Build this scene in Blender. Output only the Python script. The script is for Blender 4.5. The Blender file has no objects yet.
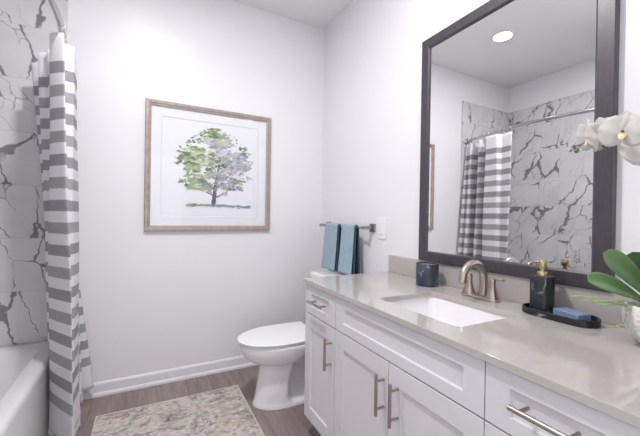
import bpy, bmesh, math, random
from mathutils import Vector, Matrix
random.seed(7)
PI = math.pi
C = bpy.context.scene.collection
S = bpy.context.scene

# ------------------------------------------------------------------ camera, world, exposure
def make_camera():
    f, yaw, pitch, roll = 330.0, math.radians(27.8166), math.radians(-.2603), math.radians(.9356)
    d = Vector((math.sin(yaw)*math.cos(pitch), math.cos(yaw)*math.cos(pitch), math.sin(pitch)))
    r = Vector((math.cos(yaw), -math.sin(yaw), 0)); u = r.cross(d)
    c, s = math.cos(roll), math.sin(roll)
    r2 = c*r + s*u; u2 = -s*r + c*u
    cam = bpy.data.cameras.new('camera'); o = bpy.data.objects.new('camera', cam); C.objects.link(o)
    cam.sensor_width = 36.0; cam.lens = f*36.0/640.0; cam.clip_start = .02
    m = Matrix((r2, u2, -d)).transposed().to_4x4()
    m.translation = Vector((-1.3238, -2.4805, 1.1513))
    o.matrix_world = m
    S.camera = o
make_camera()
H = 2.74
w = bpy.data.worlds.new('world'); S.world = w; w.use_nodes = True
w.node_tree.nodes['Background'].inputs[0].default_value = (.95, .96, 1, 1)
w.node_tree.nodes['Background'].inputs[1].default_value = 1.15
LIGHT_W = 0.4          # recessed lamp
FILL_W = 17.5         # added ceiling fill lamp, out of view
SHADE_E = 5.0           # frosted shades of the vanity light
S.view_settings.view_transform = 'Standard'
try: S.view_settings.look = 'None'
except Exception: pass
S.view_settings.exposure = 0.76
S.view_settings.gamma = 1.0
S.view_settings.use_curve_mapping = False

# ------------------------------------------------------------------ helpers
def lin(c):
    return tuple(((v/255)/12.92 if v/255 <= .04045 else ((v/255+.055)/1.055)**2.4) for v in c) + (1,)

class NT:
    def __init__(s, name):
        s.m = bpy.data.materials.new(name); s.m.use_nodes = True
        s.t = s.m.node_tree; s.b = s.t.nodes['Principled BSDF']; s.out = s.t.nodes['Material Output']
    def n(s, typ, ins=None, **kw):
        nd = s.t.nodes.new(typ)
        for k, v in kw.items(): setattr(nd, k, v)
        for k, v in (ins or {}).items(): s.put(nd.inputs[k], v)
        return nd
    def put(s, sock, v):
        if isinstance(v, bpy.types.NodeSocket): s.t.links.new(v, sock)
        else: sock.default_value = v
    def math(s, op, a, b=0.0, c=0.0, clamp=False):
        nd = s.n('ShaderNodeMath', operation=op, use_clamp=clamp)
        s.put(nd.inputs[0], a); s.put(nd.inputs[1], b); s.put(nd.inputs[2], c)
        return nd.outputs[0]
    def coord(s): return s.n('ShaderNodeTexCoord').outputs['Object']
    def sep(s, v):
        nd = s.n('ShaderNodeSeparateXYZ', {0: v}); return nd.outputs
    def comb(s, x=0., y=0., z=0.):
        return s.n('ShaderNodeCombineXYZ', {0: x, 1: y, 2: z}).outputs[0]
    def noise(s, v, scale, detail=3., rough=.5, dist=0.):
        nd = s.n('ShaderNodeTexNoise', {'Vector': v, 'Scale': scale, 'Detail': detail, 'Roughness': rough, 'Distortion': dist})
        return nd.outputs
    def ramp(s, f, stops, interp='LINEAR'):
        nd = s.n('ShaderNodeValToRGB', {0: f}); cr = nd.color_ramp; cr.interpolation = interp
        while len(cr.elements) < len(stops): cr.elements.new(.5)
        for e, (p, c) in zip(cr.elements, stops): e.position = p; e.color = c
        return nd.outputs[0]
    def mix(s, f, a, b, blend='MIX'):
        nd = s.n('ShaderNodeMix', data_type='RGBA', blend_type=blend)
        s.put(nd.inputs[0], f); s.put(nd.inputs[6], a); s.put(nd.inputs[7], b)
        return nd.outputs[2]
    def set(s, color=None, rough=None, metal=None, **kw):
        if color is not None: s.put(s.b.inputs['Base Color'], color)
        if rough is not None: s.put(s.b.inputs['Roughness'], rough)
        if metal is not None: s.put(s.b.inputs['Metallic'], metal)
        for k, v in kw.items(): s.put(s.b.inputs[k.replace('_', ' ')], v)
    def bump(s, h, strength=.2, dist=.002):
        nd = s.n('ShaderNodeBump', {'Height': h, 'Strength': strength, 'Distance': dist})
        s.t.links.new(nd.outputs[0], s.b.inputs['Normal'])

def plain(name, col, rough=.5, metal=0., var=.03, vscale=8., bump=0., bscale=60., spec=None):
    k = NT(name); co = k.coord()
    base = lin(col)
    nz = k.noise(co, vscale)[0]
    a = tuple(min(1, c*(1-var)) for c in base[:3])+(1,); b = tuple(min(1, c*(1+var)) for c in base[:3])+(1,)
    k.set(k.ramp(nz, [(.3, a), (.7, b)]), rough, metal)
    if spec is not None: k.set(Specular_IOR_Level=spec)
    if bump: k.bump(k.noise(co, bscale)[0], bump)
    return k.m

class MB:
    def __init__(s): s.v = []; s.f = []; s.mi = []; s.col = []
    def add(s, vs, fs, mi=0):
        o = len(s.v); s.v += [tuple(v) for v in vs]
        for f in fs: s.f.append(tuple(i+o for i in f)); s.mi.append(mi)
        return s
    def box(s, x0, x1, y0, y1, z0, z1, mi=0):
        x0, x1 = min(x0, x1), max(x0, x1); y0, y1 = min(y0, y1), max(y0, y1); z0, z1 = min(z0, z1), max(z0, z1)
        vs = [(x, y, z) for x in (x0, x1) for y in (y0, y1) for z in (z0, z1)]
        return s.add(vs, [(0,1,3,2), (4,6,7,5), (0,4,5,1), (2,3,7,6), (0,2,6,4), (1,5,7,3)], mi)
    def loft(s, rings, closed=True, cap=True, mi=0):
        n = len(rings[0]); vs = [p for r in rings for p in r]; fs = []
        for i in range(len(rings)-1):
            for j in range(n if closed else n-1):
                k = (j+1) % n
                fs.append((i*n+j, i*n+k, (i+1)*n+k, (i+1)*n+j))
        if cap and closed:
            fs.append(tuple(range(n-1, -1, -1))); fs.append(tuple((len(rings)-1)*n+j for j in range(n)))
        return s.add(vs, fs, mi)
    def tube(s, path, r, n=12, mi=0, flat=1.0):
        path = [Vector(p) for p in path]; rs = r if isinstance(r, (list, tuple)) else [r]*len(path)
        rings = []; prev = None
        for i, p in enumerate(path):
            t = (path[min(i+1, len(path)-1)] - path[max(i-1, 0)]).normalized()
            if prev is None:
                a = Vector((0, 0, 1)) if abs(t.z) < .9 else Vector((1, 0, 0))
                u = t.cross(a).normalized()
            else:
                u = (prev - t*prev.dot(t)).normalized()
            prev = u; b = t.cross(u)
            rings.append([p + u*math.cos(2*PI*k/n)*rs[i] + b*math.sin(2*PI*k/n)*rs[i]*flat for k in range(n)])
        return s.loft(rings, mi=mi)
    def lathe(s, prof, c, n=28, axis='z', mi=0, sx=1., sy=1., cap=True):
        rings = []
        for r, h in prof:
            ring = []
            for k in range(n):
                a = 2*PI*k/n; u, v = r*math.cos(a)*sx, r*math.sin(a)*sy
                if axis == 'z': ring.append((c[0]+u, c[1]+v, c[2]+h))
                elif axis == 'x': ring.append((c[0]+h, c[1]+u, c[2]+v))
                else: ring.append((c[0]+u, c[1]+h, c[2]+v))
            rings.append(ring)
        return s.loft(rings, mi=mi, cap=cap)
    def grid(s, fn, nu, nv, mi=0):
        vs = [fn(i/nu, j/nv) for j in range(nv+1) for i in range(nu+1)]; w_ = nu+1
        return s.add(vs, [(j*w_+i, j*w_+i+1, (j+1)*w_+i+1, (j+1)*w_+i) for j in range(nv) for i in range(nu)], mi)
    def sphere(s, c, r, nu=16, nv=10, sc=(1, 1, 1), mi=0):
        rings = []
        for j in range(1, nv):
            t = PI*j/nv
            rings.append([(c[0]+r*sc[0]*math.sin(t)*math.cos(2*PI*i/nu), c[1]+r*sc[1]*math.sin(t)*math.sin(2*PI*i/nu), c[2]-r*sc[2]*math.cos(t)) for i in range(nu)])
        return s.loft(rings, mi=mi)
    def build(s, name, mat, parent=None, bevel=0., smooth=True, angle=35, segs=2, subsurf=0, solid=0., colors=None, fix=True):
        org = Vector((0, 0, 0)); p = parent
        while p is not None: org += p.location; p = p.parent
        me = bpy.data.meshes.new(name)
        me.from_pydata([tuple(Vector(v)-org) for v in s.v], [], s.f)
        for m in (mat if isinstance(mat, (list, tuple)) else [mat]): me.materials.append(m)
        me.polygons.foreach_set('material_index', s.mi)
        if fix:
            bm = bmesh.new(); bm.from_mesh(me); bmesh.ops.recalc_face_normals(bm, faces=bm.faces); bm.to_mesh(me); bm.free()
        if colors:
            at = me.color_attributes.new('pigment', 'FLOAT_COLOR', 'POINT')
            at.data.foreach_set('color', [c for q in colors for c in q])
        if smooth:
            me.polygons.foreach_set('use_smooth', [True]*len(me.polygons)); me.set_sharp_from_angle(angle=math.radians(angle))
        me.update()
        o = bpy.data.objects.new(name, me); C.objects.link(o)
        if parent is not None: o.parent = parent
        if solid:
            md = o.modifiers.new('thickness', 'SOLIDIFY'); md.thickness = solid; md.offset = 0
        if bevel:
            md = o.modifiers.new('bevel', 'BEVEL'); md.width = bevel; md.segments = segs; md.limit_method = 'ANGLE'; md.angle_limit = math.radians(40)
        if subsurf:
            md = o.modifiers.new('smooth', 'SUBSURF'); md.levels = md.render_levels = subsurf
        return o

def thing(name, label, cat, loc=(0, 0, 0), group=None):
    o = bpy.data.objects.new(name, None); C.objects.link(o); o.location = loc; o.empty_display_size = .05
    return tag(o, label, cat, group)
def tag(o, label, cat, group=None):
    o['label'] = label; o['category'] = cat
    if group: o['group'] = group
    return o
def struct(o): o['kind'] = 'structure'; return o
def recenter(o, loc):
    """move a one-mesh thing's origin to loc"""
    loc = Vector(loc)
    for v in o.data.vertices: v.co -= loc
    o.location = loc; return o
def catmull(pts, n):
    pts = [Vector(p) for p in pts]; out = []
    seg = len(pts)-1
    for i in range(n+1):
        t = i/n*seg; k = min(int(t), seg-1); t -= k
        p0 = pts[max(k-1, 0)]; p1 = pts[k]; p2 = pts[k+1]; p3 = pts[min(k+2, seg)]
        out.append(.5*((2*p1)+(p2-p0)*t+(2*p0-5*p1+4*p2-p3)*t*t+(3*p1-p0-3*p2+p3)*t**3))
    return out
def rrect(x0, x1, y0, y1, r, z, n=6):
    pts = []
    for cx, cy, a0 in ((x1-r, y1-r, 0), (x0+r, y1-r, PI/2), (x0+r, y0+r, PI), (x1-r, y0+r, 3*PI/2)):
        for k in range(n+1):
            a = a0+PI/2*k/n; pts.append((cx+r*math.cos(a), cy+r*math.sin(a), z))
    return pts

# ------------------------------------------------------------------ materials
M = {}
M['wall'] = plain('wall_paint', (238, 237, 240), .34, var=.006, vscale=3, bump=.04, bscale=160)
M['ceiling'] = plain('ceiling_paint', (242, 241, 243), .8, var=.006, vscale=3)
M['trim'] = plain('trim_paint', (236, 233, 236), .3, var=.01)
M['cabinet'] = plain('cabinet_paint', (217, 215, 219), .38, var=.008, vscale=5)
M['gap'] = plain('cabinet_shadow_gap', (120, 116, 122), .7)
M['ceramic'] = plain('glazed_ceramic', (240, 238, 240), .12, var=.006)
M['plastic'] = plain('white_plastic', (240, 240, 243), .3, var=.006)
M['acrylic'] = plain('white_acrylic', (232, 231, 232), .18, var=.008)
M['curtain_ring'] = plain('white_ring', (225, 225, 228), .4)
M['chrome'] = plain('polished_chrome', (186, 184, 185), .2, 1., var=.02)
M['nickel'] = plain('brushed_nickel', (184, 174, 166), .3, 1., var=.04, vscale=40)
M['bar_nickel'] = plain('satin_nickel', (170, 160, 155), .33, 1., var=.04, vscale=40)
M['brass'] = plain('brushed_brass', (198, 178, 138), .28, 1., var=.04, vscale=40)
M['lamp_trim'] = plain('white_lamp_trim', (240, 240, 240), .5)
def emis(name, col, strength):
    k = NT(name); e = k.n('ShaderNodeEmission', {0: col, 1: strength}); k.t.links.new(e.outputs[0], k.out.inputs[0]); return k.m
M['lamp'] = emis('lamp_diffuser', (1, .98, .96, 1), 5)
M['shade'] = emis('frosted_lit_glass', (1, .97, .975, 1), SHADE_E)
def mirror_mat():
    k = NT('silvered_glass'); nz = k.noise(k.coord(), 3)[0]
    k.set(k.ramp(nz, [(0, (.90, .91, .91, 1)), (1, (.92, .925, .925, 1))]), 0., 1.); return k.m
M['mirror'] = mirror_mat()
def frame_mat():
    k = NT('espresso_wood'); co = k.coord(); x, y, z = k.sep(co)
    n1 = k.noise(k.comb(k.math('MULTIPLY', x, 30.), k.math('MULTIPLY', y, 30.), k.math('MULTIPLY', z, 6.)), 4., 4)[0]
    k.set(k.ramp(n1, [(.3, lin((60, 54, 62))), (.7, lin((71, 65, 74)))]), .38, Coat_Weight=.3, Coat_Roughness=.3); k.bump(n1, .08, .001); return k.m
M['espresso'] = frame_mat()
def counter_mat():
    k = NT('grey_quartz'); co = k.coord()
    a = k.noise(co, 3.5, 5, .6, .6)[0]; b = k.noise(co, 90, 2)[0]
    c = k.ramp(a, [(.3, lin((180, 174, 170))), (.5, lin((185, 180, 177))), (.72, lin((191, 187, 184)))])
    c = k.mix(.05, c, k.ramp(b, [(.35, lin((150, 145, 142))), (.65, lin((215, 212, 210)))]))
    k.set(c, .07, Coat_Weight=.35, Coat_Roughness=.05); return k.m
M['quartz'] = counter_mat()
def floor_mat():
    k = NT('grey_brown_planks'); co = k.coord(); x, y, z = k.sep(co)
    pw, pl = .178, 1.22
    u = k.math('DIVIDE', x, pw); iu = k.math('FLOOR', u)
    v = k.math('ADD', k.math('DIVIDE', y, pl), k.math('MULTIPLY', iu, .37)); iv = k.math('FLOOR', v)
    rnd = k.n('ShaderNodeTexWhiteNoise', {0: k.comb(iu, iv, 0.)}, noise_dimensions='3D').outputs[0]
    gv = k.comb(k.math('ADD', k.math('MULTIPLY', x, 16.), k.math('MULTIPLY', rnd, 40.)), k.math('MULTIPLY', y, 1.6), rnd)
    g1 = k.noise(gv, 1.6, 6, .62, .6)[0]; g2 = k.noise(gv, 7., 3, .6)[0]
    g = k.math('ADD', k.math('MULTIPLY', g1, .75), k.math('MULTIPLY', g2, .25))
    c = k.ramp(g, [(.3, lin((112, 99, 96))), (.5, lin((142, 129, 126))), (.72, lin((166, 154, 150)))])
    c = k.mix(k.math('MULTIPLY', rnd, .25), c, lin((120, 108, 104)))
    fu = k.math('FRACT', u); ed = k.math('MINIMUM', fu, k.math('SUBTRACT', 1., fu))
    gap = k.math('LESS_THAN', ed, .008)
    fv = k.math('FRACT', v); ed2 = k.math('LESS_THAN', k.math('MINIMUM', fv, k.math('SUBTRACT', 1., fv)), .0012)
    c = k.mix(k.math('MULTIPLY', k.math('MAXIMUM', gap, ed2), .55), c, lin((80, 70, 68)))
    k.set(c, .42); k.bump(g, .05, .001); return k.m
M['planks'] = floor_mat()
def tile_mat(axis):
    k = NT('veined_marble_tile_'+axis); co = k.coord(); x, y, z = k.sep(co)
    u = x if axis == 'x' else y
    tw, th, z0 = .61, .3045, .39
    iu = k.math('FLOOR', k.math('DIVIDE', k.math('ADD', u, 1.756 if axis == 'x' else .57), tw)); zz = k.math('DIVIDE', k.math('SUBTRACT', z, z0), th); iz = k.math('FLOOR', zz)
    rn = k.n('ShaderNodeTexWhiteNoise', {0: k.comb(iu, iz, 3. if axis == 'x' else 7.)}, noise_dimensions='3D').outputs
    r1 = rn[0]
    # distorted coordinate, shifted at random per tile
    base = k.comb(k.math('ADD', u, k.math('MULTIPLY', r1, 17.)), z, k.math('MULTIPLY', iz, 2.3))
    nd = k.noise(base, 5., 3., .6)[1]
    dv = k.n('ShaderNodeVectorMath', {0: nd, 1: (.5, .5, .5)}, operation='SUBTRACT').outputs[0]
    dv = k.n('ShaderNodeVectorMath', {0: dv, 'Scale': .13}, operation='SCALE').outputs[0]
    p = k.n('ShaderNodeVectorMath', {0: base, 1: dv}, operation='ADD').outputs[0]
    px, py, pz = k.sep(p)
    sheared = k.comb(k.math('ADD', px, k.math('MULTIPLY', py, .35)), k.math('MULTIPLY', py, .5), pz)
    def veins(v, scale, wmin, wmax, thr, nscale):
        vo = k.n('ShaderNodeTexVoronoi', {'Vector': v, 'Scale': scale}, feature='DISTANCE_TO_EDGE', voronoi_dimensions='3D').outputs['Distance']
        nm = k.noise(base, nscale, 2.)[0]
        wd = k.n('ShaderNodeMapRange', {0: nm, 1: thr, 2: thr+.22, 3: wmin, 4: wmax}).outputs[0]
        q = k.math('DIVIDE', vo, k.math('MAXIMUM', wd, .0003))
        return k.math('SUBTRACT', 1., k.n('ShaderNodeMapRange', {0: q, 1: .55, 2: 1.1}).outputs[0])
    v1 = veins(sheared, 5.0, .003, .062, .45, 2.6)
    v2 = veins(sheared, 8., -.02, .022, .40, 4.)
    cloud = k.noise(p, 3., 4.)[0]
    c = k.ramp(cloud, [(.3, lin((208, 207, 210))), (.7, lin((224, 223, 226)))])
    c = k.mix(k.math('MULTIPLY', v2, .7), c, lin((138, 136, 140)))
    c = k.mix(k.math('MULTIPLY', v1, .85), c, lin((112, 110, 114)))
    fz = k.math('FRACT', zz); ez = k.math('MINIMUM', fz, k.math('SUBTRACT', 1., fz))
    fu = k.math('FRACT', k.math('DIVIDE', k.math('ADD', u, 1.756 if axis == 'x' else .57), tw)); eu = k.math('MINIMUM', fu, k.math('SUBTRACT', 1., fu))
    gr = k.math('MAXIMUM', k.math('LESS_THAN', ez, .0045), k.math('LESS_THAN', eu, .0022))
    c = k.mix(k.math('MULTIPLY', gr, .7), c, lin((186, 184, 186)))
    k.set(c, .22); return k.m
M['tile_x'] = tile_mat('x'); M['tile_y'] = tile_mat('y')
def curtain_mat():
    k = NT('striped_cotton'); co = k.coord(); x, y, z = k.sep(co)
    wob = k.math('MULTIPLY', k.math('SUBTRACT', k.noise(k.comb(x, y, 0.), 9.)[0], .5), .006)
    t = k.math('DIVIDE', k.math('SUBTRACT', 1.832, k.math('ADD', z, wob)), .104)
    ft = k.math('FRACT', t)
    grey = k.math('MULTIPLY', k.math('LESS_THAN', ft, .5), k.math('MULTIPLY', k.math('GREATER_THAN', t, 0.), k.math('LESS_THAN', t, 15.7)))
    alt = k.math('MODULO', k.math('FLOOR', t), 2.)
    g = k.mix(alt, lin((170, 169, 173)), lin((182, 181, 184)))
    weave = k.noise(k.comb(k.math('MULTIPLY', x, 300.), k.math('MULTIPLY', y, 300.), k.math('MULTIPLY', z, 500.)), 1., 2.)[0]
    c = k.mix(grey, lin((248, 247, 250)), g)
    c = k.mix(.12, c, k.ramp(weave, [(.3, (.35, .35, .36, 1)), (.7, (1, 1, 1, 1))]), 'MULTIPLY')
    k.set(c, .9); k.bump(weave, .15, .001)
    tr = k.n('ShaderNodeBsdfTranslucent', {0: c}); mx = k.n('ShaderNodeMixShader', {0: .22, 1: k.b.outputs[0], 2: tr.outputs[0]})
    k.t.links.new(mx.outputs[0], k.out.inputs[0]); return k.m
M['curtain'] = curtain_mat()
M['fringe'] = plain('white_cotton_thread', (236, 234, 236), .9)
def towel_mat():
    k = NT('blue_terry'); co = k.coord(); n = k.noise(co, 240., 3.)[0]; n2 = k.noise(co, 26., 3.)[0]
    c = k.ramp(n2, [(.3, lin((156, 178, 192))), (.7, lin((172, 193, 206)))])
    c = k.mix(.3, c, k.ramp(n, [(.3, lin((112, 138, 152))), (.7, lin((180, 202, 212)))]))
    k.set(c, .95); k.bump(n, .6, .003); return k.m
M['towel'] = towel_mat()
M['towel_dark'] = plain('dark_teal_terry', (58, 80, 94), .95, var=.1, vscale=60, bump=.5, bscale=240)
def rug_mat():
    k = NT('distressed_rug'); co = k.coord(); x, y, z = k.sep(co)
    st = k.comb(k.math('MULTIPLY', x, 1.), k.math('MULTIPLY', y, 1.9), 0.)
    a = k.noise(st, 6., 8., .78, .4)[0]; b = k.noise(st, 30., 6., .8, .3)[0]; d = k.noise(co, 55., 4., .7)[0]
    c = k.ramp(a, [(.32, lin((178, 172, 168))), (.5, lin((222, 216, 208))), (.68, lin((196, 182, 160)))])
    blot = k.math('MULTIPLY', k.ramp(b, [(.45, (0, 0, 0, 1)), (.54, (1, 1, 1, 1))]), k.ramp(a, [(.36, (1, 1, 1, 1)), (.56, (.15, .15, .15, 1))]))
    c = k.mix(k.math('MULTIPLY', blot, .9), c, lin((102, 96, 99)))
    e = k.noise(st, 9., 5., .7)[0]
    c = k.mix(k.ramp(e, [(.52, (0, 0, 0, 1)), (.64, (.8, .8, .8, 1))]), c, lin((164, 142, 116)))
    fl = k.noise(k.n('ShaderNodeVectorMath', {0: co, 1: (5, 3, 1)}, operation='ADD').outputs[0], 26., 5., .75)[0]
    c = k.mix(k.ramp(fl, [(.54, (0, 0, 0, 1)), (.62, (.8, .8, .8, 1))]), c, lin((128, 123, 124)))
    c = k.mix(.25, c, k.ramp(d, [(.35, (.45, .44, .44, 1)), (.62, (1, 1, 1, 1))]), 'MULTIPLY')
    k.set(c, .95); k.bump(d, .5, .003); return k.m
M['rug'] = rug_mat()
M['rug_edge'] = plain('cream_rug_binding', (208, 200, 190), .95, bump=.4, bscale=200)
def dark_marble(name, base, dark, vein):
    k = NT(name); co = k.coord()
    n = k.noise(co, 22., 4., .6)[1]
    dv = k.n('ShaderNodeVectorMath', {0: n, 'Scale': .05}, operation='SCALE').outputs[0]
    p = k.n('ShaderNodeVectorMath', {0: co, 1: dv}, operation='ADD').outputs[0]
    vo = k.n('ShaderNodeTexVoronoi', {'Vector': p, 'Scale': 17.}, feature='DISTANCE_TO_EDGE').outputs['Distance']
    msk = k.ramp(k.noise(co, 19., 2.)[0], [(.5, (0, 0, 0, 1)), (.62, (1, 1, 1, 1))])
    v = k.math('MULTIPLY', k.ramp(vo, [(0., (1, 1, 1, 1)), (.06, (0, 0, 0, 1))]), msk)
    c = k.ramp(k.noise(co, 14., 4.)[0], [(.35, lin(dark)), (.65, lin(base))])
    k.set(k.mix(v, c, lin(vein)), .35); return k.m
M['black_marble'] = dark_marble('black_marble', (38, 39, 45), (28, 29, 33), (150, 152, 158))
M['blue_marble'] = dark_marble('slate_blue_marble', (70, 80, 96), (48, 55, 68), (150, 158, 172))
M['wax'] = plain('blue_grey_wax', (120, 128, 142), .5)
M['soap'] = plain('blue_soap', (122, 142, 174), .45, var=.06, vscale=30)
M['gap_white'] = plain('picture_mat_board', (238, 240, 245), .7, var=.004)
M['mat_bevel'] = plain('mat_bevel_line', (226, 228, 234), .7)
def pic_frame():
    k = NT('champagne_wood'); co = k.coord(); n = k.noise(co, 30., 4.)[0]
    k.set(k.ramp(n, [(.3, lin((160, 147, 139))), (.7, lin((180, 168, 160)))]), .35, .3); return k.m
M['champagne'] = pic_frame()
def glass_mat():
    k = NT('picture_glass'); lw = k.n('ShaderNodeLayerWeight', {0: .5}).outputs['Facing']; frs = k.math('ADD', k.math('MULTIPLY', k.math('POWER', lw, 5.), .9), .03); tr = k.n('ShaderNodeBsdfTransparent'); gl = k.n('ShaderNodeBsdfGlossy', {1: .04})
    mx = k.n('ShaderNodeMixShader', {0: frs, 1: tr.outputs[0], 2: gl.outputs[0]}); k.t.links.new(mx.outputs[0], k.out.inputs[0]); return k.m
M['glass'] = glass_mat()
def pigment():
    k = NT('watercolour_pigment'); a = k.n('ShaderNodeVertexColor', layer_name='pigment'); k.set(a.outputs[0], .8); return k.m
M['pigment'] = pigment()
def leaf_mat(name, a, b, rough=.35):
    k = NT(name); n = k.noise(k.coord(), 18., 4.)[0]
    k.set(k.ramp(n, [(.3, lin(a)), (.7, lin(b))]), rough, Subsurface_Weight=0.); return k.m
M['leaf'] = leaf_mat('orchid_leaf', (84, 118, 70), (110, 142, 96), .28)
M['leaf_dark'] = leaf_mat('orchid_leaf_dark', (54, 88, 50), (74, 110, 68), .3)
M['stem'] = leaf_mat('green_stem', (98, 124, 70), (124, 150, 92), .5)
M['root'] = leaf_mat('pale_green_root', (146, 164, 112), (184, 198, 150), .6)
M['bud'] = leaf_mat('green_bud', (96, 112, 84), (126, 140, 108), .5)
def petal_mat():
    k = NT('white_petal'); n = k.noise(k.coord(), 30., 3.)[0]; c = k.ramp(n, [(.3, lin((226, 224, 219))), (.7, lin((238, 236, 231)))])
    k.set(c, .6); tr = k.n('ShaderNodeBsdfTranslucent', {0: c}); mx = k.n('ShaderNodeMixShader', {0: .3, 1: k.b.outputs[0], 2: tr.outputs[0]})
    k.t.links.new(mx.outputs[0], k.out.inputs[0]); return k.m
M['petal'] = petal_mat()
M['lip'] = plain('yellow_lip', (234, 226, 184), .6, var=.12, vscale=90)
M['lip_dot'] = plain('maroon_column', (120, 70, 62), .6)
def pot_mat():
    k = NT('white_textured_pot'); co = k.coord()
    vo = k.n('ShaderNodeTexVoronoi', {'Vector': co, 'Scale': 95.}, feature='F1').outputs['Distance']
    k.set(lin((226, 224, 222)), .7); k.bump(vo, .9, .004); return k.m
M['pot'] = pot_mat()
M['moss'] = plain('moss', (92, 110, 62), .95, var=.25, vscale=60, bump=.8)
M['dark'] = plain('drain_dark', (40, 40, 42), .5)

# ------------------------------------------------------------------ room shell
XL, YF = -2.58, -3.0
struct(MB().box(XL-.1, .1, YF-.1, .1, -.1, 0).build('floor', M['planks'], smooth=False))
struct(MB().box(XL-.1, .1, YF-.1, .1, H, H+.1).build('ceiling', M['ceiling'], smooth=False))
struct(MB().box(XL-.1, .1, 0, .1, 0, H).build('wall_back', M['wall'], smooth=False))
struct(MB().box(0, .1, YF-.1, 0, 0, H).build('wall_right', M['wall'], smooth=False))
struct(MB().box(XL-.1, XL, YF-.1, 0, 0, H).build('wall_left', M['wall'], smooth=False))
TX = -1.756
struct(MB().box(XL, TX, YF, -1.535, 0, H).build('wall_alcove', M['wall'], smooth=False))
DX0, DX1, DZ = -1.70, -.82, 2.05  # unseen doorway opening, added so world light fills the room from behind
mb = MB(); mb.box(TX, DX0, YF-.1, YF, 0, H); mb.box(DX1, 0, YF-.1, YF, 0, H); mb.box(DX0, DX1, YF-.1, YF, DZ, H)
struct(mb.build('wall_front', M['wall'], smooth=False))
mb = MB(); mb.box(DX1, DX1+.07, YF, YF+.015, 0, DZ+.07); mb.box(DX0-.05, DX0, YF, YF+.015, 0, DZ+.07); mb.box(DX0, DX1, YF, YF+.015, DZ, DZ+.07)
struct(mb.build('trim_1', M['trim'], bevel=.003))
# marble tile on the three alcove walls (0.39 m to 2.44 m)
TZ = 2.438
struct(MB().box(XL, TX, -.009, 0, 0, TZ).build('wall_back_tile', M['tile_x'], smooth=False))
struct(MB().box(XL, XL+.009, -1.526, -.009, 0, TZ).build('wall_left_tile', M['tile_y'], smooth=False))
struct(MB().box(XL, TX, -1.535, -1.526, 0, TZ).build('wall_alcove_tile', M['tile_x'], smooth=False))
# baseboards with shoe moulding
def baseboard(name, axis, a, b, side=1):
    prof = [(0, 0), (.024, 0), (.024, .012), (.018, .022), (.0125, .024), (.0125, .072), (.009, .081), (.004, .085), (0, .085)]
    mb = MB(); rings = []
    for t in (a, b):
        rings.append([(t, -d, z) if axis == 'x' else (-d, t, z) for d, z in prof])
    mb.loft(rings); return struct(mb.build(name, M['trim'], smooth=False))
baseboard('baseboard_back', 'x', TX, 0)
baseboard('baseboard_right', 'y', -.024, -.925)
baseboard('baseboard_right', 'y', -2.275, YF)

# ------------------------------------------------------------------ lamps
def downlight(x, y, label, watt):
    t = thing('ceiling_light', label, 'ceiling light', (x, y, H))
    MB().lathe([(.07, -.001), (.092, -.001), (.094, -.006), (.09, -.011), (.073, -.012), (.07, -.005)], (x, y, H), 40, cap=False).build('trim_ring', M['lamp_trim'], t)
    MB().lathe([(.001, -.006), (.05, -.0075), (.071, -.006)], (x, y, H), 40).build('diffuser', M['lamp'], t)
    l = bpy.data.lights.new('downlight', 'AREA'); l.shape = 'DISK'; l.size = .14; l.energy = watt; l.color = (1, .975, .985)
    lo = bpy.data.objects.new('downlight', l); C.objects.link(lo); lo.location = (0, 0, -.014); lo.parent = t
downlight(-1.42, -.68, 'round white recessed ceiling light seen in the mirror, in front of the tub', LIGHT_W)
downlight(-1.25, -1.38, 'added unseen ceiling fill lamp in the middle of the room beside the vanity', FILL_W)  # extra lamp added out of view to fill the walls and counter
VL = (0, -1.58, 2.42)
t = thing('vanity_light', 'three shade nickel vanity light on the wall above the mirror', 'wall light', VL)
MB().box(-.03, -.001, -1.58-.35, -1.58+.35, 2.39, 2.45).build('back_plate', M['nickel'], t, bevel=.004)
for y in (-1.33, -1.58, -1.83):
    a = MB().tube([(-.03, y, 2.42), (-.09, y, 2.42), (-.12, y, 2.41), (-.125, y, 2.393)], .008).build('arm', M['nickel'], t)
    MB().lathe([(.022, .0), (.026, -.012), (.048, -.028), (.060, -.055), (.062, -.075), (.054, -.10), (.036, -.118), (.012, -.126)], (-.125, y, 2.395+.115), 26).build('shade', M['shade'], t)

# ------------------------------------------------------------------ bathtub
def bathtub():
    x0, x1, y0, y1, zt = XL+.01, TX, -1.525, -.01, .392
    t = thing('bathtub', 'white alcove bathtub behind the striped curtain', 'bathtub', ((x0+x1)/2, (y0+y1)/2, 0))
    n = 8; rings = []
    def ring(ix, iy, r, z, ox0=0, ox1=0): return rrect(x0+ix+ox0, x1-ix-ox1, y0+iy, y1-iy, r, z, n)
    rings.append(ring(.0, .0, .004, 0))
    rings.append(ring(.0, .0, .004, zt-.03))
    rings.append(ring(.004, .0, .006, zt-.012))
    rings.append(ring(.014, .0, .01, zt-.002))
    rings.append(ring(.024, .004, .015, zt))
    rings.append(ring(.075, .07, .10, zt-.001))
    rings.append(ring(.09, .09, .11, zt-.012))
    rings.append(ring(.105, .11, .12, zt-.06))
    rings.append(ring(.14, .18, .13, .16))
    rings.append(ring(.18, .24, .13, .10))
    rings.append(ring(.25, .32, .10, .085))
    mb = MB().loft(rings, cap=False); k = len(rings[0]); L = len(mb.v)
    mb.f.append(tuple(range(L-k, L))); mb.mi.append(0)
    mb.build('tub_shell', M['acrylic'], t, angle=50)
    MB().lathe([(.002, 0), (.028, .0), (.03, .003), (.02, .005), (.002, .005)], ((x0+x1)/2, -1.2, .0855), 20).build('drain', M['chrome'], t)
bathtub()

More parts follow.
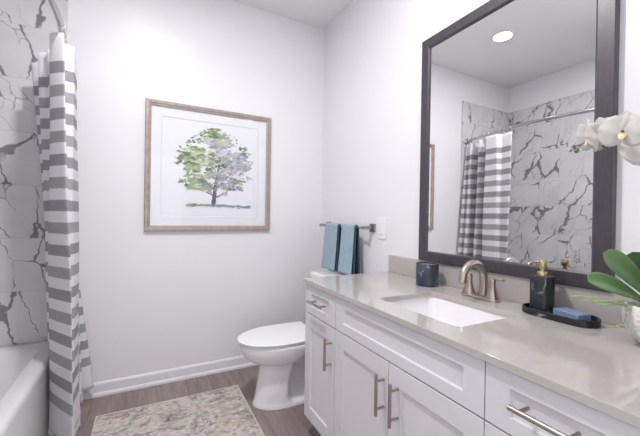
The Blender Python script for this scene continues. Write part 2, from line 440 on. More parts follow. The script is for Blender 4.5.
# ------------------------------------------------------------------ shower rod and curtain
ROD_Z = 2.0
def rod():
    t = thing('shower_rod', 'curved chrome shower rod across the tub alcove', 'shower rod', (-1.832, -.76, ROD_Z))
    ch, sag = 1.51, .165
    R = (ch*ch/4+sag*sag)/(2*sag); cx = -1.832+sag-R; cy = -.765
    a0 = math.asin(ch/2/R)
    path = [(cx+R*math.cos(a), cy+R*math.sin(a), ROD_Z) for a in [a0-2*a0*i/48 for i in range(49)]]
    MB().tube(path, .0145, 16).build('rod', M['chrome'], t)
    for y0, s in ((-.009, -1), (-1.526, 1)):
        MB().lathe([(.036, .0), (.036, s*.006), (.028, s*.014), (.019, s*.03), (.0146, s*.032)], (-1.832, y0, ROD_Z), 24, 'y').build('flange', M['chrome'], t)
    return path
ROD = rod()
def rod_x(y):
    best = min(ROD, key=lambda p: abs(p[1]-y)); return best[0]
def curtain():
    top = [(-1.718, -.585), (-1.700, -.603), (-1.670, -.619), (-1.662, -.612), (-1.680, -.53), (-1.682, -.514), (-1.66, -.498), (-1.646, -.494), (-1.644, -.47), (-1.65, -.41), (-1.655, -.37), (-1.70, -.385), (-1.748, -.402), (-1.768, -.392),
           (-1.768, -.37), (-1.778, -.358), (-1.81, -.34), (-1.81, -.325), (-1.74, -.29), (-1.715, -.27), (-1.715, -.25), (-1.78, -.215), (-1.844, -.188), (-1.878, -.168), (-1.87, -.15), (-1.78, -.135), (-1.76, -.115), (-1.80, -.09), (-1.80, -.07), (-1.785, -.05), (-1.82, -.035)]
    bot = [(-1.740, -.40), (-1.715, -.45), (-1.615, -.615), (-1.602, -.622), (-1.628, -.57), (-1.636, -.545), (-1.632, -.53), (-1.624, -.515), (-1.622, -.48), (-1.618, -.40), (-1.622, -.36), (-1.65, -.362), (-1.685, -.37), (-1.70, -.365),
           (-1.70, -.35), (-1.712, -.342), (-1.736, -.328), (-1.736, -.315), (-1.66, -.285), (-1.636, -.265), (-1.636, -.245), (-1.68, -.215), (-1.72, -.19), (-1.738, -.17), (-1.73, -.15), (-1.655, -.14), (-1.64, -.115), (-1.69, -.095), (-1.68, -.075), (-1.615, -.06), (-1.60, -.035)]
    t = thing('shower_curtain', 'grey and white striped shower curtain with fringed hem hanging from the curved rod', 'curtain', (-1.70, -.30, 0))
    NU, NV = 240, 70
    T = catmull([(a, b, 0) for a, b in top], NU); B = catmull([(a, b, 0) for a, b in bot], NU)
    ZT, ZB = 1.957, .072
    def P(u, v):
        i = min(int(round(u*NU)), NU); s = v
        k = s**1.0
        a, b = T[i], B[i]
        p = a.lerp(b, k)
        z = ZT+(ZB-ZT)*v
        wob = .003*math.sin(9*v+u*31)*min(1, v*4)
        x = p.x+wob; y = p.y+wob*.5
        if z < .47: x = max(x, -1.742+.0)
        return (x, y, z)
    MB().grid(P, NU, NV).build('fabric', M['curtain'], t, solid=.0022, angle=80, fix=False)
    mb = MB()
    for i in range(260):
        u = (i+.5)/260; p = Vector(P(u, 1)); q = Vector(P(u, .985))
        L = random.uniform(.028, .046); dx, dy = random.uniform(-.006, .006), random.uniform(-.006, .006)
        mb.tube([p+Vector((0, 0, .004)), p+Vector((dx*.4, dy*.4, -L*.5)), p+Vector((dx, dy, -L))], [.0018, .0016, .0008], 4)
    f = mb.build('fringe', M['fringe'], t); f['kind'] = 'stuff'
    for j in range(8):
        u = .1+.84*j/7; p = Vector(P(u, .0)); rx = rod_x(p.y)
        c = Vector((rx, p.y, ROD_Z-.004)); ring = []
        for k in range(17):
            a = 2*PI*k/16; ring.append((c.x+.0175*math.cos(a), c.y, c.z+.0175*math.sin(a)+.001))
        MB().tube(ring, .0016, 6).build('curtain_ring', M['curtain_ring'], t)
curtain()

# ------------------------------------------------------------------ toilet
def toilet():
    cy = -.535
    t = thing('toilet', 'white two piece toilet with closed lid between the wall and the vanity', 'toilet', (-.45, cy, 0))
    # x samples with half widths; front is -x
    def section(z, xf, xb, w, wr, rec, n=48):
        up, dn = [], []
        for i in range(n+1):
            s = (1-math.cos(PI*i/n))/2; x = xf+(xb-xf)*s
            fl = w*1.55
            front = math.sqrt(max(0, 1-max(0, (xf+fl-x)/fl)**2)) if x < xf+fl else 1
            back = math.sqrt(max(0, 1-max(0, (x-(xb-.05))/.05)**2)) if x > xb-.05 else 1
            hw = w*front
            k = min(1, max(0, (x-(xf+rec))/.018)); k = k*k*(3-2*k)
            hw = hw*(1-k)+min(hw, wr)*k
            hw = max(.002, hw*back); up.append((x, cy-hw, z)); dn.append((x, cy+hw, z))
        return up+dn[::-1]
    rings = [section(*a) for a in (
        (0, -.734, -.2, .116, .114, .5), (.012, -.734, -.2, .116, .114, .5), (.02, -.729, -.2, .112, .108, .5), (.04, -.725, -.2, .111, .07, .19),
        (.09, -.716, -.2, .110, .03, .17), (.16, -.706, -.2, .110, .026, .165), (.22, -.698, -.2, .108, .028, .17), (.25, -.700, -.19, .112, .06, .19), (.262, -.722, -.18, .122, .075, .21),
        (.28, -.762, -.17, .145, .10, .27), (.305, -.792, -.14, .161, .12, .32), (.34, -.812, -.10, .172, .13, .40), (.370, -.82, -.06, .176, .135, .44), (.384, -.821, -.05, .176, .135, .44), (.388, -.815, -.052, .17, .13, .44))]
    bowl = MB().loft(rings).build('bowl', M['ceramic'], t, angle=60)
    MB().sphere((-.30, cy-.04, .10), .085, sc=(1.1, .42, 1.1)).sphere((-.30, cy+.04, .10), .085, sc=(1.1, .42, 1.1)).build('trapway', M['ceramic'], bowl)
    def egg(z, grow=0., xb=-.355):
        pts = []; n = 40
        xf = -.832-grow; w = .177+grow
        up, dn = [], []
        for i in range(n+1):
            s = (1-math.cos(PI*i/n))/2; x = xf+(xb-xf)*s
            a = .255
            f = math.sqrt(max(0, 1-((xf+a-x)/a)**2)) if x < xf+a else 1-.06*((x-xf-a)/(xb-xf-a))**2
            up.append((x, cy-max(.002, w*f), z)); dn.append((x, cy+max(.002, w*f), z))
        return up+dn[::-1]
    MB().loft([egg(.389, -.008), egg(.391, -.005), egg(.396, -.005), egg(.398, -.008)]).build('seat', M['plastic'], t, angle=50)
    MB().loft([egg(.4, -.004), egg(.402, .001), egg(.408, .002), egg(.412, -.003), egg(.4135, -.012)]).build('lid', M['plastic'], t, angle=30)
    for y in (cy-.075, cy+.075):
        MB().box(-.36, -.325, y-.018, y+.018, .389, .408).build('hinge', M['plastic'], t, bevel=.005)
    def tank(z, g=0.): return rrect(-.248-g, -.028, cy-.222-g, cy+.222+g, .035, z, 6)
    tk = MB().loft([tank(.387, -.02), tank(.40, -.012), tank(.55, -.004), tank(.717, 0)]).build('tank', M['ceramic'], t, angle=50)
    MB().loft([tank(.718, .004), tank(.721, .014), tank(.739, .015), tank(.747, .011), tank(.750, .0)]).build('tank_lid', M['ceramic'], t, angle=50)
    lv = MB().lathe([(.012, 0), (.012, -.012), (.006, -.016)], (-.246, cy-.15, .65), 14, 'x').tube([(-.261, cy-.15, .65), (-.264, cy-.11, .648), (-.264, cy-.07, .644)], .005, 8).build('flush_lever', M['chrome'], t)
toilet()

# ------------------------------------------------------------------ vanity
XF = -.576
def shaker(mb, y0, y1, z0, z1, st, x=XF, th=.019, rec=.008, rail=None):
    rail = rail or st
    def R(ys, zs, xx): return [(xx, ys[0], zs[0]), (xx, ys[1], zs[0]), (xx, ys[1], zs[1]), (xx, ys[0], zs[1])]
    oy, oz = (min(y0, y1), max(y0, y1)), (z0, z1); iy, iz = (oy[0]+st, oy[1]-st), (z0+rail, z1-rail)
    b = .0012
    mb.loft([R(oy, oz, x+th), R(oy, oz, x), R(iy, iz, x), R((iy[0]+b, iy[1]-b), (iz[0]+b, iz[1]-b), x+rec)])
    return mb
def pull(parent, c, vertical, L=.142):
    x = -.612; y, z = c
    d = Vector((0, 0, 1)) if vertical else Vector((0, 1, 0)); p = Vector((x, y, z))
    mb = MB().tube([p-d*L/2, p-d*(L/2-.001), p+d*(L/2-.001), p+d*L/2], [.0052, .006, .006, .0052], 14)
    for s in (-.048, .048):
        q = p+d*s; mb.tube([(x, q.y, q.z), (XF+.001, q.y, q.z)], .0045, 10)
    return mb.build('handle', M['bar_nickel'], parent)
Y0, Y1, Y2, YM, Y3, Y4 = -.918, -1.223, -1.2265, -1.589, -1.9525, -2.2575
t = thing('vanity_cabinet', 'white shaker bathroom vanity under the grey quartz countertop', 'cabinet', (-.30, -1.588, 0))
mb = MB(); XB = XF+.0195
mb.box(XB, -.001, Y0, Y0-.018, .111, .804); mb.box(XB, -.001, Y4+.018, Y4, .111, .804)         # end panels
mb.box(XB+.07, -.001, Y0-.018, Y4+.018, 0, .111)                                              # plinth
mb.box(XB, -.001, Y0-.018, Y4+.018, .111, .128); mb.box(-.012, -.001, Y0-.018, Y4+.018, .128, .804)
for yy in (Y1-.0015, Y3-.0015): mb.box(XB, -.012, yy-.009, yy+.009, .128, .804)
mb.box(XB, XB+.018, Y0-.018, Y4+.018, .64, .67); mb.box(XB, XB+.018, Y0-.018, Y4+.018, .785, .804)
mb.box(XB, XB+.018, YM-.02, YM+.02, .128, .64)
mb.build('carcass', M['cabinet'], t, smooth=False)
ZD0, ZD1, ZR0, ZR1 = .113, .6510, .6560, .799
def door(y0, y1, hy, hz=.535):
    d = shaker(MB(), y0, y1, ZD0, ZD1, .061, rail=.066).build('door', M['cabinet'], t, bevel=.0012, smooth=False)
    pull(d, (hy, hz), True)
def drawer(y0, y1, h=True, name='drawer'):
    d = shaker(MB(), y0, y1, ZR0, ZR1, .062, rail=.039).build(name, M['cabinet'], t, bevel=.0012, smooth=False)
    if h: pull(d, ((y0+y1)/2-(.010 if y0 > -1 else 0), (ZR0+ZR1)/2+(.003 if y0 > -1 else .01)), False)
door(Y0-.001, Y1, -1.196); door(Y2, YM+.0015, -1.567); door(YM-.0015, Y3+.0015, -1.640); door(Y3-.0015, Y4+.001, -1.99)
drawer(Y0-.001, Y1); drawer(Y2, Y3+.0015, False, 'false_drawer_front'); drawer(Y3-.0015, Y4+.001)

# countertop with a sink cut-out
CZ = .825; SX0, SX1, SY0, SY1 = -.491, -.185, -1.803, -1.413
def countertop():
    outer = [(-.589, -2.29), (-.001, -2.29), (-.001, -.907), (-.589, -.907)]
    inner = [(p[0], p[1]) for p in rrect(SX0, SX1, SY0, SY1, .025, 0, 5)]
    bm = bmesh.new(); 
    def loop(pts, z): vs = [bm.verts.new((x, y, z)) for x, y in pts]; return vs, [bm.edges.new((vs[i], vs[(i+1) % len(vs)])) for i in range(len(vs))]
    tv = []
    for z in (CZ, CZ-.02):
        ov, oe = loop(outer, z); iv, ie = loop(inner, z)
        bmesh.ops.triangle_fill(bm, use_beauty=True, use_dissolve=False, edges=oe+ie); tv.append((ov, iv))
    for k in (0, 1):
        a, b = tv[0][k], tv[1][k]
        for i in range(len(a)): bm.faces.new((a[i], a[(i+1) % len(a)], b[(i+1) % len(a)], b[i]))
    bmesh.ops.recalc_face_normals(bm, faces=bm.faces)
    me = bpy.data.meshes.new('countertop'); bm.to_mesh(me); bm.free(); me.materials.append(M['quartz'])
    o = bpy.data.objects.new('countertop', me); C.objects.link(o)
    md = o.modifiers.new('bevel', 'BEVEL'); md.width = .0007; md.segments = 1; md.limit_method = 'ANGLE'; md.angle_limit = math.radians(60)
    tag(o, 'polished grey quartz countertop with a sink cut-out, on the white vanity', 'countertop'); recenter(o, (-.3, -1.588, CZ-.02))
countertop()
o = MB().box(-.02, -.001, -2.29, -.907, CZ+.0005, CZ+.1).build('backsplash', M['quartz'], bevel=.0012, smooth=False)
tag(o, 'low grey quartz backsplash strip along the wall under the mirror', 'backsplash'); recenter(o, (-.01, -1.588, CZ))
# sink
def sink():
    t = thing('sink', 'white rectangular undermount sink set in the grey countertop', 'sink', (-.333, -1.608, .67))
    def r(g, rad, z): return rrect(SX0-g, SX1+g, SY0-g, SY1+g, rad, z, 6)
    z = CZ-.021
    rings = [r(.03, .04, z-.012), r(.03, .04, z), r(.006, .03, z), r(.002, .03, z-.01), r(-.012, .04, z-.08), r(-.03, .055, z-.118), r(-.06, .06, z-.132), r(-.12, .025, z-.136)]
    mb = MB().loft(rings, cap=False); n = len(rings[0]); L = len(mb.v); mb.f.append(tuple(range(L-n, L))); mb.mi.append(0)
    mb.build('basin', M['ceramic'], t, angle=60, fix=False)
    MB().lathe([(.001, .002), (.018, .004), (.026, .003), (.027, 0)], (-.333, -1.608, z-.1355), 22).build('drain', M['nickel'], t)
sink()
# faucet
def faucet():
    fx, fy = -.098, -1.587
    t = thing('faucet', 'brushed nickel two handle bathroom faucet behind the sink', 'faucet', (fx, fy, CZ))
    def pl(g, z): return rrect(fx-.027-g, fx+.027+g, fy-.083-g, fy+.083+g, .026+g, z, 7)
    MB().loft([pl(0, CZ+.0003), pl(0, CZ+.008), pl(-.004, CZ+.012), pl(-.008, CZ+.0135)]).build('base_plate', M['nickel'], t, angle=40)
    path = [(fx+.022, fy, CZ+.012), (fx+.022, fy, CZ+.035), (fx+.0215, fy, CZ+.06)]
    cx, cz, R = fx-.044, CZ+.080, .065
    for k in range(0, 15):
        a = -.05+(PI*1.02)*k/14; path.append((cx+R*math.cos(a), fy, cz+R*math.sin(a)*1.0))
    path.append((cx-R-.003, fy, CZ+.072))
    n = len(path); rs = [.021, .0175, .0165]+[.0162-.0012*i/(n-4) for i in range(n-3)]
    MB().tube(path, rs, 18).build('spout', M['nickel'], t, angle=50)
    for s in (-1, 1):
        c = (fx, fy+s*.0535, CZ+.012)
        h = MB().lathe([(.025, 0), (.0245, .006), (.019, .02), (.0145, .04), (.0125, .06), (.0135, .066), (.0135, .072), (.011, .076), (.002, .078)], c, 22).build('handle', M['nickel'], t, angle=45)
        MB().tube([(fx, fy+s*.045, CZ+.087), (fx-.001, fy+s*.07, CZ+.091), (fx-.002, fy+s*.100, CZ+.091)], [.0105, .009, .0072], 12, flat=.7).build('lever', M['nickel'], h)
    MB().tube([(fx+.041, fy, CZ+.0), (fx+.041, fy, CZ+.05)], .003, 8).sphere((fx+.041, fy, CZ+.054), .006, 12, 8).build('lift_rod', M['nickel'], t)
faucet()

# ------------------------------------------------------------------ things on the counter
def tumbler():
    c = (-.105, -1.302, CZ+.0004)
    t = thing('candle_jar', 'slate blue marbled candle jar at the far end of the sink', 'candle', c)
    MB().lathe([(.001, 0), (.050, 0), (.0535, .003), (.0535, .104), (.052, .1065), (.0495, .104), (.0495, .092), (.001, .092)], c, 36).build('jar', M['blue_marble'], t, angle=40)
    MB().lathe([(.001, .0923), (.049, .0923), (.0493, .0985), (.001, .099)], c, 36).build('wax', M['wax'], t)
tumbler()
def tray():
    c = (-.098, -1.880, CZ+.0004); hx, hy = .053, .113
    def r(g, z): return rrect(c[0]-hx+g, c[0]+hx-g, c[1]-hy+g, c[1]+hy-g, hx-g-.0005, z, 10)
    z = c[2]
    mb = MB().loft([r(.003, z), r(0, z+.003), r(0, z+.021), r(.0015, z+.0225), r(.0045, z+.0215), r(.006, z+.007), r(.010, z+.006)], cap=False)
    n = 44; L = len(mb.v); mb.f.append(tuple(range(L-n, L))); mb.mi.append(0); mb.f.append(tuple(range(n-1, -1, -1))); mb.mi.append(0)
    o = mb.build('soap_tray', M['black_marble'], None, angle=40)
    tag(o, 'black marbled oval tray on the counter holding the dispenser and soap', 'tray'); recenter(o, c)
    return z+.0062
TRZ = tray()
def dispenser():
    c = (-.095, -1.825, TRZ+.0003)
    t = thing('soap_dispenser', 'black marbled soap dispenser with brass pump standing on the oval tray', 'soap dispenser', c)
    MB().lathe([(.001, 0), (.034, 0), (.0365, .002), (.0365, .124), (.0350, .1265), (.001, .1265)], c, 36).build('bottle', M['black_marble'], t, angle=40)
    x, y, z = c; z += .1266
    MB().lathe([(.016, 0), (.016, .011), (.0145, .013), (.0085, .0135), (.0085, .028), (.001, .0285)], (x, y, z), 24).build('collar', M['brass'], t, angle=40)
    p = MB().lathe([(.0135, .0255), (.0145, .027), (.0145, .050), (.0135, .0515), (.001, .0515)], (x, y, z), 24).build('pump_head', M['brass'], t, angle=40)
    MB().tube([(x-.008, y+.004, z+.046), (x-.03, y+.014, z+.0458), (x-.043, y+.021, z+.043), (x-.046, y+.0225, z+.037)], [.0046, .004, .0034, .003], 12).build('nozzle', M['brass'], p)
dispenser()
o = MB().box(-.043, .043, -.027, .027, 0, .027).build('soap_bar', M['soap'], None, bevel=.0035, segs=3)
tag(o, 'blue rectangular soap bar lying on the black oval tray', 'soap'); o.location = (-.10, -1.918, TRZ+.0006); o.rotation_euler = (0, 0, math.radians(76))

# orchid in its pot
def orchid():
    px, py = -.125, -2.14
    t = thing('potted_orchid', 'white orchid with broad green leaves in a white textured pot', 'plant', (px, py, CZ))
    z = CZ+.0004
    prof = [(.001, 0), (.042, 0), (.052, .006), (.068, .024), (.078, .048), (.081, .07), (.079, .09), (.075, .102), (.0715, .104), (.069, .101), (.070, .088), (.001, .088)]
    MB().lathe(prof, (px, py, z), 44).build('pot', M['pot'], t, angle=60)
    MB().lathe([(.001, .101), (.03, .1), (.055, .096), (.067, .0895), (.067, .0885), (.001, .0885)], (px, py, z), 28).build('moss', M['moss'], t)
    zb = z+.098
    def leaf(base, mid, tip, w, mat, up=(0, 0, 1), fold=.25, wt=.55):
        b, m, e = Vector(base), Vector(mid), Vector(tip); U = Vector(up)
        nu, nv = 8, 22; 
        def P(u, v):
            p = b*(1-v)**2+m*2*v*(1-v)+e*v*v
            tg = (m-b)*2*(1-v)+(e-m)*2*v; tg.normalize(); sd = tg.cross(U).normalized(); nn = sd.cross(tg).normalized()
            prof = (v**.55)*(1-max(0, (v-wt)/(1-wt))**2.6)**.5*(.35+.65*min(1, v/.45)) if v < 1 else 0
            prof = max(prof, .10*(1-v))
            s = (u-.5)*2
            return p+sd*(s*w*prof)+nn*(abs(s)*w*prof*fold)
        return MB().grid(P, nu, nv).build('leaf', mat, t, solid=.002, angle=80, fix=False)
    B = Vector((px, py, zb))
    leaf(B+Vector((-.01, .01, 0)), B+Vector((-.055, .05, .10)), B+Vector((-.110, .088, .142)), .036, M['leaf'], up=(-.75, -.45, .5))
    leaf(B+Vector((-.01, .015, 0)), B+Vector((-.07, .08, .065)), B+Vector((-.148, .105, .066)), .036, M['leaf'], up=(-.6, -.45, .65))
    leaf(B+Vector((-.005, .0, 0)), B+Vector((-.03, .045, .10)), B+Vector((-.05, .048, .147)), .042, M['leaf_dark'], up=(-.8, -.6, .1))
    leaf(B+Vector((-.01, -.01, 0)), B+Vector((-.06, .0, .07)), B+Vector((-.10, .0, .105)), .036, M['leaf_dark'], up=(-.7, -.6, .5))
    leaf(B+Vector((.0, -.02, 0)), B+Vector((-.02, -.09, .07)), B+Vector((-.05, -.16, .06)), .030, M['leaf'])
    leaf(B+Vector((.02, -.01, 0)), B+Vector((.05, -.06, .09)), B+Vector((.07, -.1, .12)), .026, M['leaf'])
    def root(pts, r=.0028):
        MB().tube(catmull(pts, 30), [r*(.75+.35*math.sin(i*1.7)) for i in range(31)], 8).build('root', M['root'], t)
    e = B
    root([e+Vector((-.02, .03, .0)), e+Vector((-.05, .065, .012)), e+Vector((-.075, .10, .004)), e+Vector((-.105, .135, .014)), e+Vector((-.125, .155, .012))])
    root([e+Vector((-.03, .02, .0)), e+Vector((-.06, .07, .002)), e+Vector((-.085, .09, .010)), e+Vector((-.10, .12, .002))])
    root([e+Vector((-.04, .02, .0)), e+Vector((-.07, .06, .010)), e+Vector((-.10, .085, .001)), e+Vector((-.12, .115, .010)), e+Vector((-.13, .13, .003))], .0022)
    root([e+Vector((-.03, .03, .004)), e+Vector((-.05, .085, .004)), e+Vector((-.07, .12, .012)), e+Vector((-.08, .15, .006))], .0022)
    root([e+Vector((-.045, .03, .0)), e+Vector((-.068, .045, -.002)), e+Vector((-.077, .05, -.03)), e+Vector((-.072, .06, -.048)), e+Vector((-.085, .07, -.056))], .003)
    st = [B, B+Vector((.02, -.06, .15)), B+Vector((.0, -.12, .30)), B+Vector((-.03, -.12, .42)), B+Vector((-.07, -.06, .475)), B+Vector((-.092, .03, .478)), B+Vector((-.103, .09, .466)), B+Vector((-.112, .14, .445))]
    P = catmull(st, 60)
    MB().tube(P, [.0034-.0016*i/60 for i in range(61)], 10).build('flower_stem', M['stem'], t)
    def flower(c, face, size, roll=0.):
        F = Vector(face).normalized(); R = F.cross(Vector((0, 0, 1))).normalized(); U = R.cross(F).normalized()
        if roll: 
            R, U = R*math.cos(roll)+U*math.sin(roll), -R*math.sin(roll)+U*math.cos(roll)
        c = Vector(c)
        e = MB().sphere(c, size*.07, 12, 8).build('flower', M['petal'], t)
        def petal(ang, L, W, back, name='petal', mat=None, curl=.12):
            d = R*math.cos(ang)+U*math.sin(ang); s_ = F.cross(d)
            def Q(u, v):
                s = (u-.5)*2; prof = math.sin(PI*min(1, (v*.9+.1))**.85)**.65 if v < 1 else .0
                prof = max(prof, .12*(1-v))
                return c+d*(L*v)+s_*(s*W*prof)+F*(back*L*v+curl*L*math.sin(v*PI*.9)-curl*1.6*L*(s*prof*.6)**2+.03*L*math.sin(5*s+3*v))
            return MB().grid(Q, 8, 10).build(name, mat or M['petal'], e, solid=.0008, angle=80, fix=False)
        for a in (PI/2, PI/2+2.2, PI/2-2.2): petal(a, size*.52, size*.22, -.12, 'sepal')
        for a in (.12, PI-.12): petal(a, size*.56, size*.40, .06)
        petal(-PI/2, size*.20, size*.085, .6, 'lip', M['lip'], .3)
        MB().sphere(c+F*size*.09+U*size*.02, size*.036, 10, 8).build('column', M['lip_dot'], e)
        return e
    fl = [((-.240, -2.018, 1.381), (-.70, .70, -.30), .100, .25), ((-.262, -2.060, 1.384), (-.93, .05, -.30), .082, -.2), ((-.285, -2.108, 1.372), (-.95, -.05, -.18), .096, .15), ((-.200, -2.140, 1.348), (-.97, .05, -.10), .128, -.15)]
    for c, f, s_, r in fl:
        e = flower(c, f, s_, r)
        cc = Vector(c); q = min(P, key=lambda k: (k-cc).length); F = Vector(f).normalized()
        MB().tube([q, (q+cc)/2+Vector((0, 0, .004)), cc-F*.004], .0016, 8).build('flower_stalk', M['stem'], t)
    tip = P[-1]
    for c, s_ in (((-.25, -1.985, 1.362), .0050), ((-.25, -1.992, 1.349), .0062), ((-.246, -1.975, 1.352), .0035)):
        c = Vector(c); MB().sphere(c, s_, 12, 9, (1, 1, 1.2)).tube([tip, c], .0013, 6).build('bud', M['bud'], t)
orchid()

# ------------------------------------------------------------------ mirror
def mirror():
    y0, y1, z0, z1, w_ = -1.165, -1.991, .928, 2.091, .052
    t = thing('wall_mirror', 'large rectangular mirror in a dark espresso frame above the vanity', 'mirror', (0, -1.58, z0))
    def R(g, x): return [(x, y0-g, z0+g), (x, y1+g, z0+g), (x, y1+g, z1-g), (x, y0-g, z1-g)]
    mb = MB().loft([R(0, -.0008), R(0, -.029), R(.0015, -.031), R(w_-.006, -.031), R(w_, -.027), R(w_, -.019)], cap=False)
    mb.build('frame', M['espresso'], t, smooth=False)
    MB().box(-.0205, -.002, y0-.03, y1+.03, z0+.03, z1-.03).build('mirror_glass', M['mirror'], t, smooth=False)
mirror()

# ------------------------------------------------------------------ framed picture of a tree
def picture():
    x0, x1, z0, z1, w_ = -1.335, -.469, 1.037, 1.911, .036
    t = thing('framed_picture', 'large framed watercolour of a green and blue tree on the far wall', 'picture', ((x0+x1)/2, 0, z0))
    def R(g, y): return [(x0+g, y, z0+g), (x1-g, y, z0+g), (x1-g, y, z1-g), (x0+g, y, z1-g)]
    MB().loft([R(0, -.0008), R(0, -.022), R(.004, -.027), R(w_*.55, -.026), R(w_*.65, -.022), R(w_, -.019), R(w_, -.008)], cap=False).build('frame', M['champagne'], t, smooth=False)
    a = .098
    MB().box(x0+.02, x1-.02, -.0075, -.001, z0+.02, z1-.02).build('print_paper', M['gap_white'], t, smooth=False)
    MB().loft([R(.034, -.0076), R(.034, -.0105), R(a, -.0105), R(a+.004, -.0076)], cap=False).build('mat_board', [M['gap_white']], t, smooth=False)
    MB().loft([R(a-.0035, -.0107), R(a, -.0107), R(a+.004, -.0077)], cap=False).build('mat_bevel', M['mat_bevel'], t, smooth=False)
    # pigment dabs
    rnd = random.Random(3); mb = MB(); cols = []
    lev = [0]
    def dab(cx, cz, rx, rz, rot, col, n=7):
        lev[0] += 1; y = -.0077-lev[0]*1.2e-6
        pts = []
        for k in range(n):
            an = 2*PI*k/n; q = rnd.uniform(.6, 1.15); u, v = rx*q*math.cos(an), rz*q*math.sin(an)
            pts.append((cx+u*math.cos(rot)-v*math.sin(rot), y, cz+u*math.sin(rot)+v*math.cos(rot)))
        mb.add(pts, [tuple(range(n))]); cols.extend([lin(col)]*n)
    def jit(c, s=14): d = rnd.uniform(-s, s); return tuple(max(0, min(255, v+d+rnd.uniform(-5, 5))) for v in c)
    CX, CZ_ = -.878, 1.49
    greens = [(150, 168, 118), (128, 150, 98), (172, 186, 142), (108, 130, 84), (190, 200, 164)]
    blues = [(166, 176, 196), (186, 194, 210), (146, 158, 182), (200, 206, 218), (176, 178, 188)]
    tans = [(198, 184, 172), (180, 168, 160), (170, 160, 150)]
    olive = [(128, 138, 112), (112, 122, 104), (142, 146, 128), (158, 166, 168)]
    # pale wash first
    blobs = [(-.15, .10, .08, .05), (-.05, .20, .10, .05), (.05, .10, .11, .06), (.12, .0, .08, .05), (-.17, .0, .08, .045), (-.06, .05, .1, .06), (0, -.05, .11, .05), (.15, -.07, .08, .045), (-.13, -.09, .09, .035), (.03, .19, .08, .04), (.17, .09, .06, .04), (.09, -.13, .1, .03), (-.02, .24, .05, .03), (.2, .03, .05, .02), (-.2, .06, .05, .03), (-.1, -.14, .09, .02), (.06, .04, .08, .05)]
    def pick(x, z):
        g = (x-.0)/.2-(z-.08)/.55
        r = rnd.random()
        if g+rnd.gauss(0, .35) < -.05: return jit(greens[rnd.randrange(5)])
        if r < .18: return jit(tans[rnd.randrange(3)], 8)
        if r < .40: return jit(olive[rnd.randrange(4)])
        return jit(blues[rnd.randrange(5)], 10)
    for bx, bz, sx, sz in blobs:
        tone = pick(bx, bz)
        for _ in range(40):
            x, z = rnd.gauss(bx, sx*.42), rnd.gauss(bz, sz*.45)
            c = jit(tone, 10); c = tuple(v+(246-v)*.38 for v in c)
            dab(CX+x, CZ_+z, rnd.uniform(.012, .028), rnd.uniform(.006, .014), rnd.uniform(-.6, .6), c, 8)
    # trunk and branches
    trunk = (104, 102, 112)
    def limb(p, q, w0, w1, col):
        for i in range(22):
            s = i/21; x = p[0]+(q[0]-p[0])*s+rnd.gauss(0, .0015); z = p[1]+(q[1]-p[1])*s; wd = w0+(w1-w0)*s
            dab(CX+x, CZ_+z, wd, max(wd*1.1, .006), 0, jit(col, 10), 7)
    limb((-.015, -.265), (.0, -.12), .017, .012, trunk); limb((.0, -.12), (.02, .02), .012, .007, (128, 126, 138))
    limb((-.002, -.17), (-.10, -.07), .007, .003, (120, 118, 122)); limb((.0, -.15), (.10, -.04), .007, .003, (130, 128, 140))
    limb((-.01, -.2), (-.06, -.18), .004, .002, trunk); limb((.01, -.21), (.08, -.17), .004, .002, trunk); limb((.01, -.05), (-.05, .06), .005, .002, (150, 148, 150))
    # leaf strokes
    for bx, bz, sx, sz in blobs:
        for _ in range(9):
            qx, qz = rnd.gauss(bx, sx*.6), rnd.gauss(bz, sz*.6); tone = pick(qx, qz)
            for _ in range(7):
                x, z = rnd.gauss(qx, .012), rnd.gauss(qz, .007)
                dab(CX+x, CZ_+z, rnd.uniform(.007, .018), rnd.uniform(.003, .008), rnd.uniform(-.6, .6), jit(tone, 7))
    for _ in range(90):
        a_ = rnd.uniform(0, 2*PI); r_ = rnd.uniform(.85, 1.08); x, z = .245*r_*math.cos(a_), .19*r_*math.sin(a_)+.06
        dab(CX+x, CZ_+z, rnd.uniform(.006, .016), rnd.uniform(.003, .007), rnd.uniform(-.7, .7), jit(greens[3] if x < 0 else (150, 156, 150)))
    # ground shadow
    for _ in range(150):
        s = rnd.random(); x = -.19+.44*s; z = -.27+rnd.gauss(0, .0045)-.012*abs(s-.35)
        c = (150, 156, 132) if s < .35 else (138, 150, 178)
        dab(CX+x, CZ_+z, rnd.uniform(.008, .022), rnd.uniform(.002, .005), 0, jit(c, 16))
    mb.build('painted_tree', M['pigment'], t, smooth=False, colors=cols, fix=False)
    MB().box(x0+.02, x1-.02, -.0165, -.0145, z0+.02, z1-.02).build('glass', M['glass'], t, smooth=False)
picture()

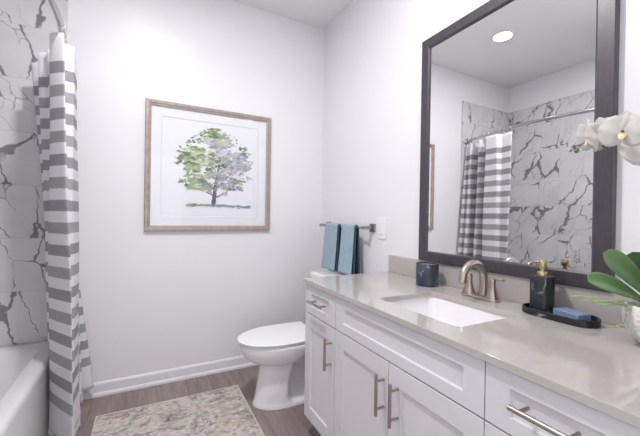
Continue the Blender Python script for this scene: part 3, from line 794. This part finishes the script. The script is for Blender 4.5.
# ------------------------------------------------------------------ towel bar, towels, switch
BX, BZ = -.075, 1.083
def towel_bar():
    t = thing('towel_bar', 'satin nickel towel bar on the wall above the toilet tank', 'towel bar', (0, -.42, BZ))
    MB().tube([(BX, -.137, BZ), (BX, -.728, BZ)], .0072, 14).build('bar', M['bar_nickel'], t)
    for y in (-.137, -.725):
        p = MB().box(-.0115, -.0006, y-.027, y+.027, BZ-.027, BZ+.027).build('wall_plate', M['bar_nickel'], t, bevel=.002)
        MB().box(-.086, -.0115, y-.011, y+.011, BZ-.011, BZ+.011).build('post', M['bar_nickel'], t, bevel=.002)
towel_bar()
def towel(y0, y1, zb, label, seed):
    """folded in thirds, hung over the bar: front and back leaf plus the folded layers behind"""
    t = thing('hand_towel', label, 'towel', (BX, (y0+y1)/2, zb), 'blue hand towels on the bar')
    rnd = random.Random(seed); ph = rnd.uniform(0, 6)
    def sheet(r, drop_f, drop_b, ya, yb, flare):
        cs = []
        n = 14
        for i in range(n): cs.append((BX-r-flare*(1-i/n)**1.2, zb+drop_f+(BZ-zb-drop_f)*i/n))
        for i in range(9): a = PI-PI*i/8; cs.append((BX+r*math.cos(a), BZ+r*math.sin(a)))
        for i in range(1, n+1): cs.append((BX+r+flare*.9*(i/n)**1.2, BZ-(BZ-zb-drop_b)*i/n))
        def P(u, v):
            k = v*(len(cs)-1); i = min(int(k), len(cs)-2); f = k-i
            x = cs[i][0]+(cs[i+1][0]-cs[i][0])*f; z = cs[i][1]+(cs[i+1][1]-cs[i][1])*f
            lo = max(0, (BZ-z))
            y = ya+(yb-ya)*u; y += (u-.5)*lo*.04*(1 if ya > yb else -1)*-1
            return (x-.004*lo*math.sin(u*7+ph)*(1 if v < .5 else .3), y, z)
        return P, len(cs)
    P, n = sheet(.0165, 0., .0, y0, y1, .024)
    MB().grid(P, 14, n*2).build('outer_fold', M['towel'], t, solid=.0055, angle=80, fix=False)
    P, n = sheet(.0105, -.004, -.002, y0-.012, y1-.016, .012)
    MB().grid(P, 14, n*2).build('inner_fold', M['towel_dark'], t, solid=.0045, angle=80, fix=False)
towel(-.240, -.418, .760, 'folded blue hand towel on the towel bar, nearer the room corner', 1)
towel(-.480, -.636, .762, 'folded blue hand towel on the towel bar, nearer the light switch', 2)
t = thing('light_switch', 'white rocker light switch plate on the wall beside the towel bar', 'light switch', (0, -.815, 1.085))
MB().box(-.006, -.0004, -.857, -.774, 1.014, 1.150).build('plate', M['plastic'], t, bevel=.003)
MB().box(-.0095, -.006, -.834, -.797, 1.044, 1.12).build('rocker', M['plastic'], t, bevel=.002)

# ------------------------------------------------------------------ rug
t = thing('bath_rug', 'cream and grey distressed rug on the plank floor beside the tub', 'rug', (-1.16, -.95, 0))
MB().box(-1.556, -.766, -1.62, -.272, .0006, .009).build('pile', M['rug'], t, bevel=.003)
mb = MB()
mb.tube([(-1.556, -.272, .006), (-.766, -.272, .006)], .0045, 8); mb.tube([(-.766, -.272, .006), (-.766, -1.62, .006)], .0045, 8)
mb.tube([(-.766, -1.62, .006), (-1.556, -1.62, .006)], .0045, 8); mb.tube([(-1.556, -1.62, .006), (-1.556, -.272, .006)], .0045, 8)
mb.build('binding', M['rug_edge'], t)
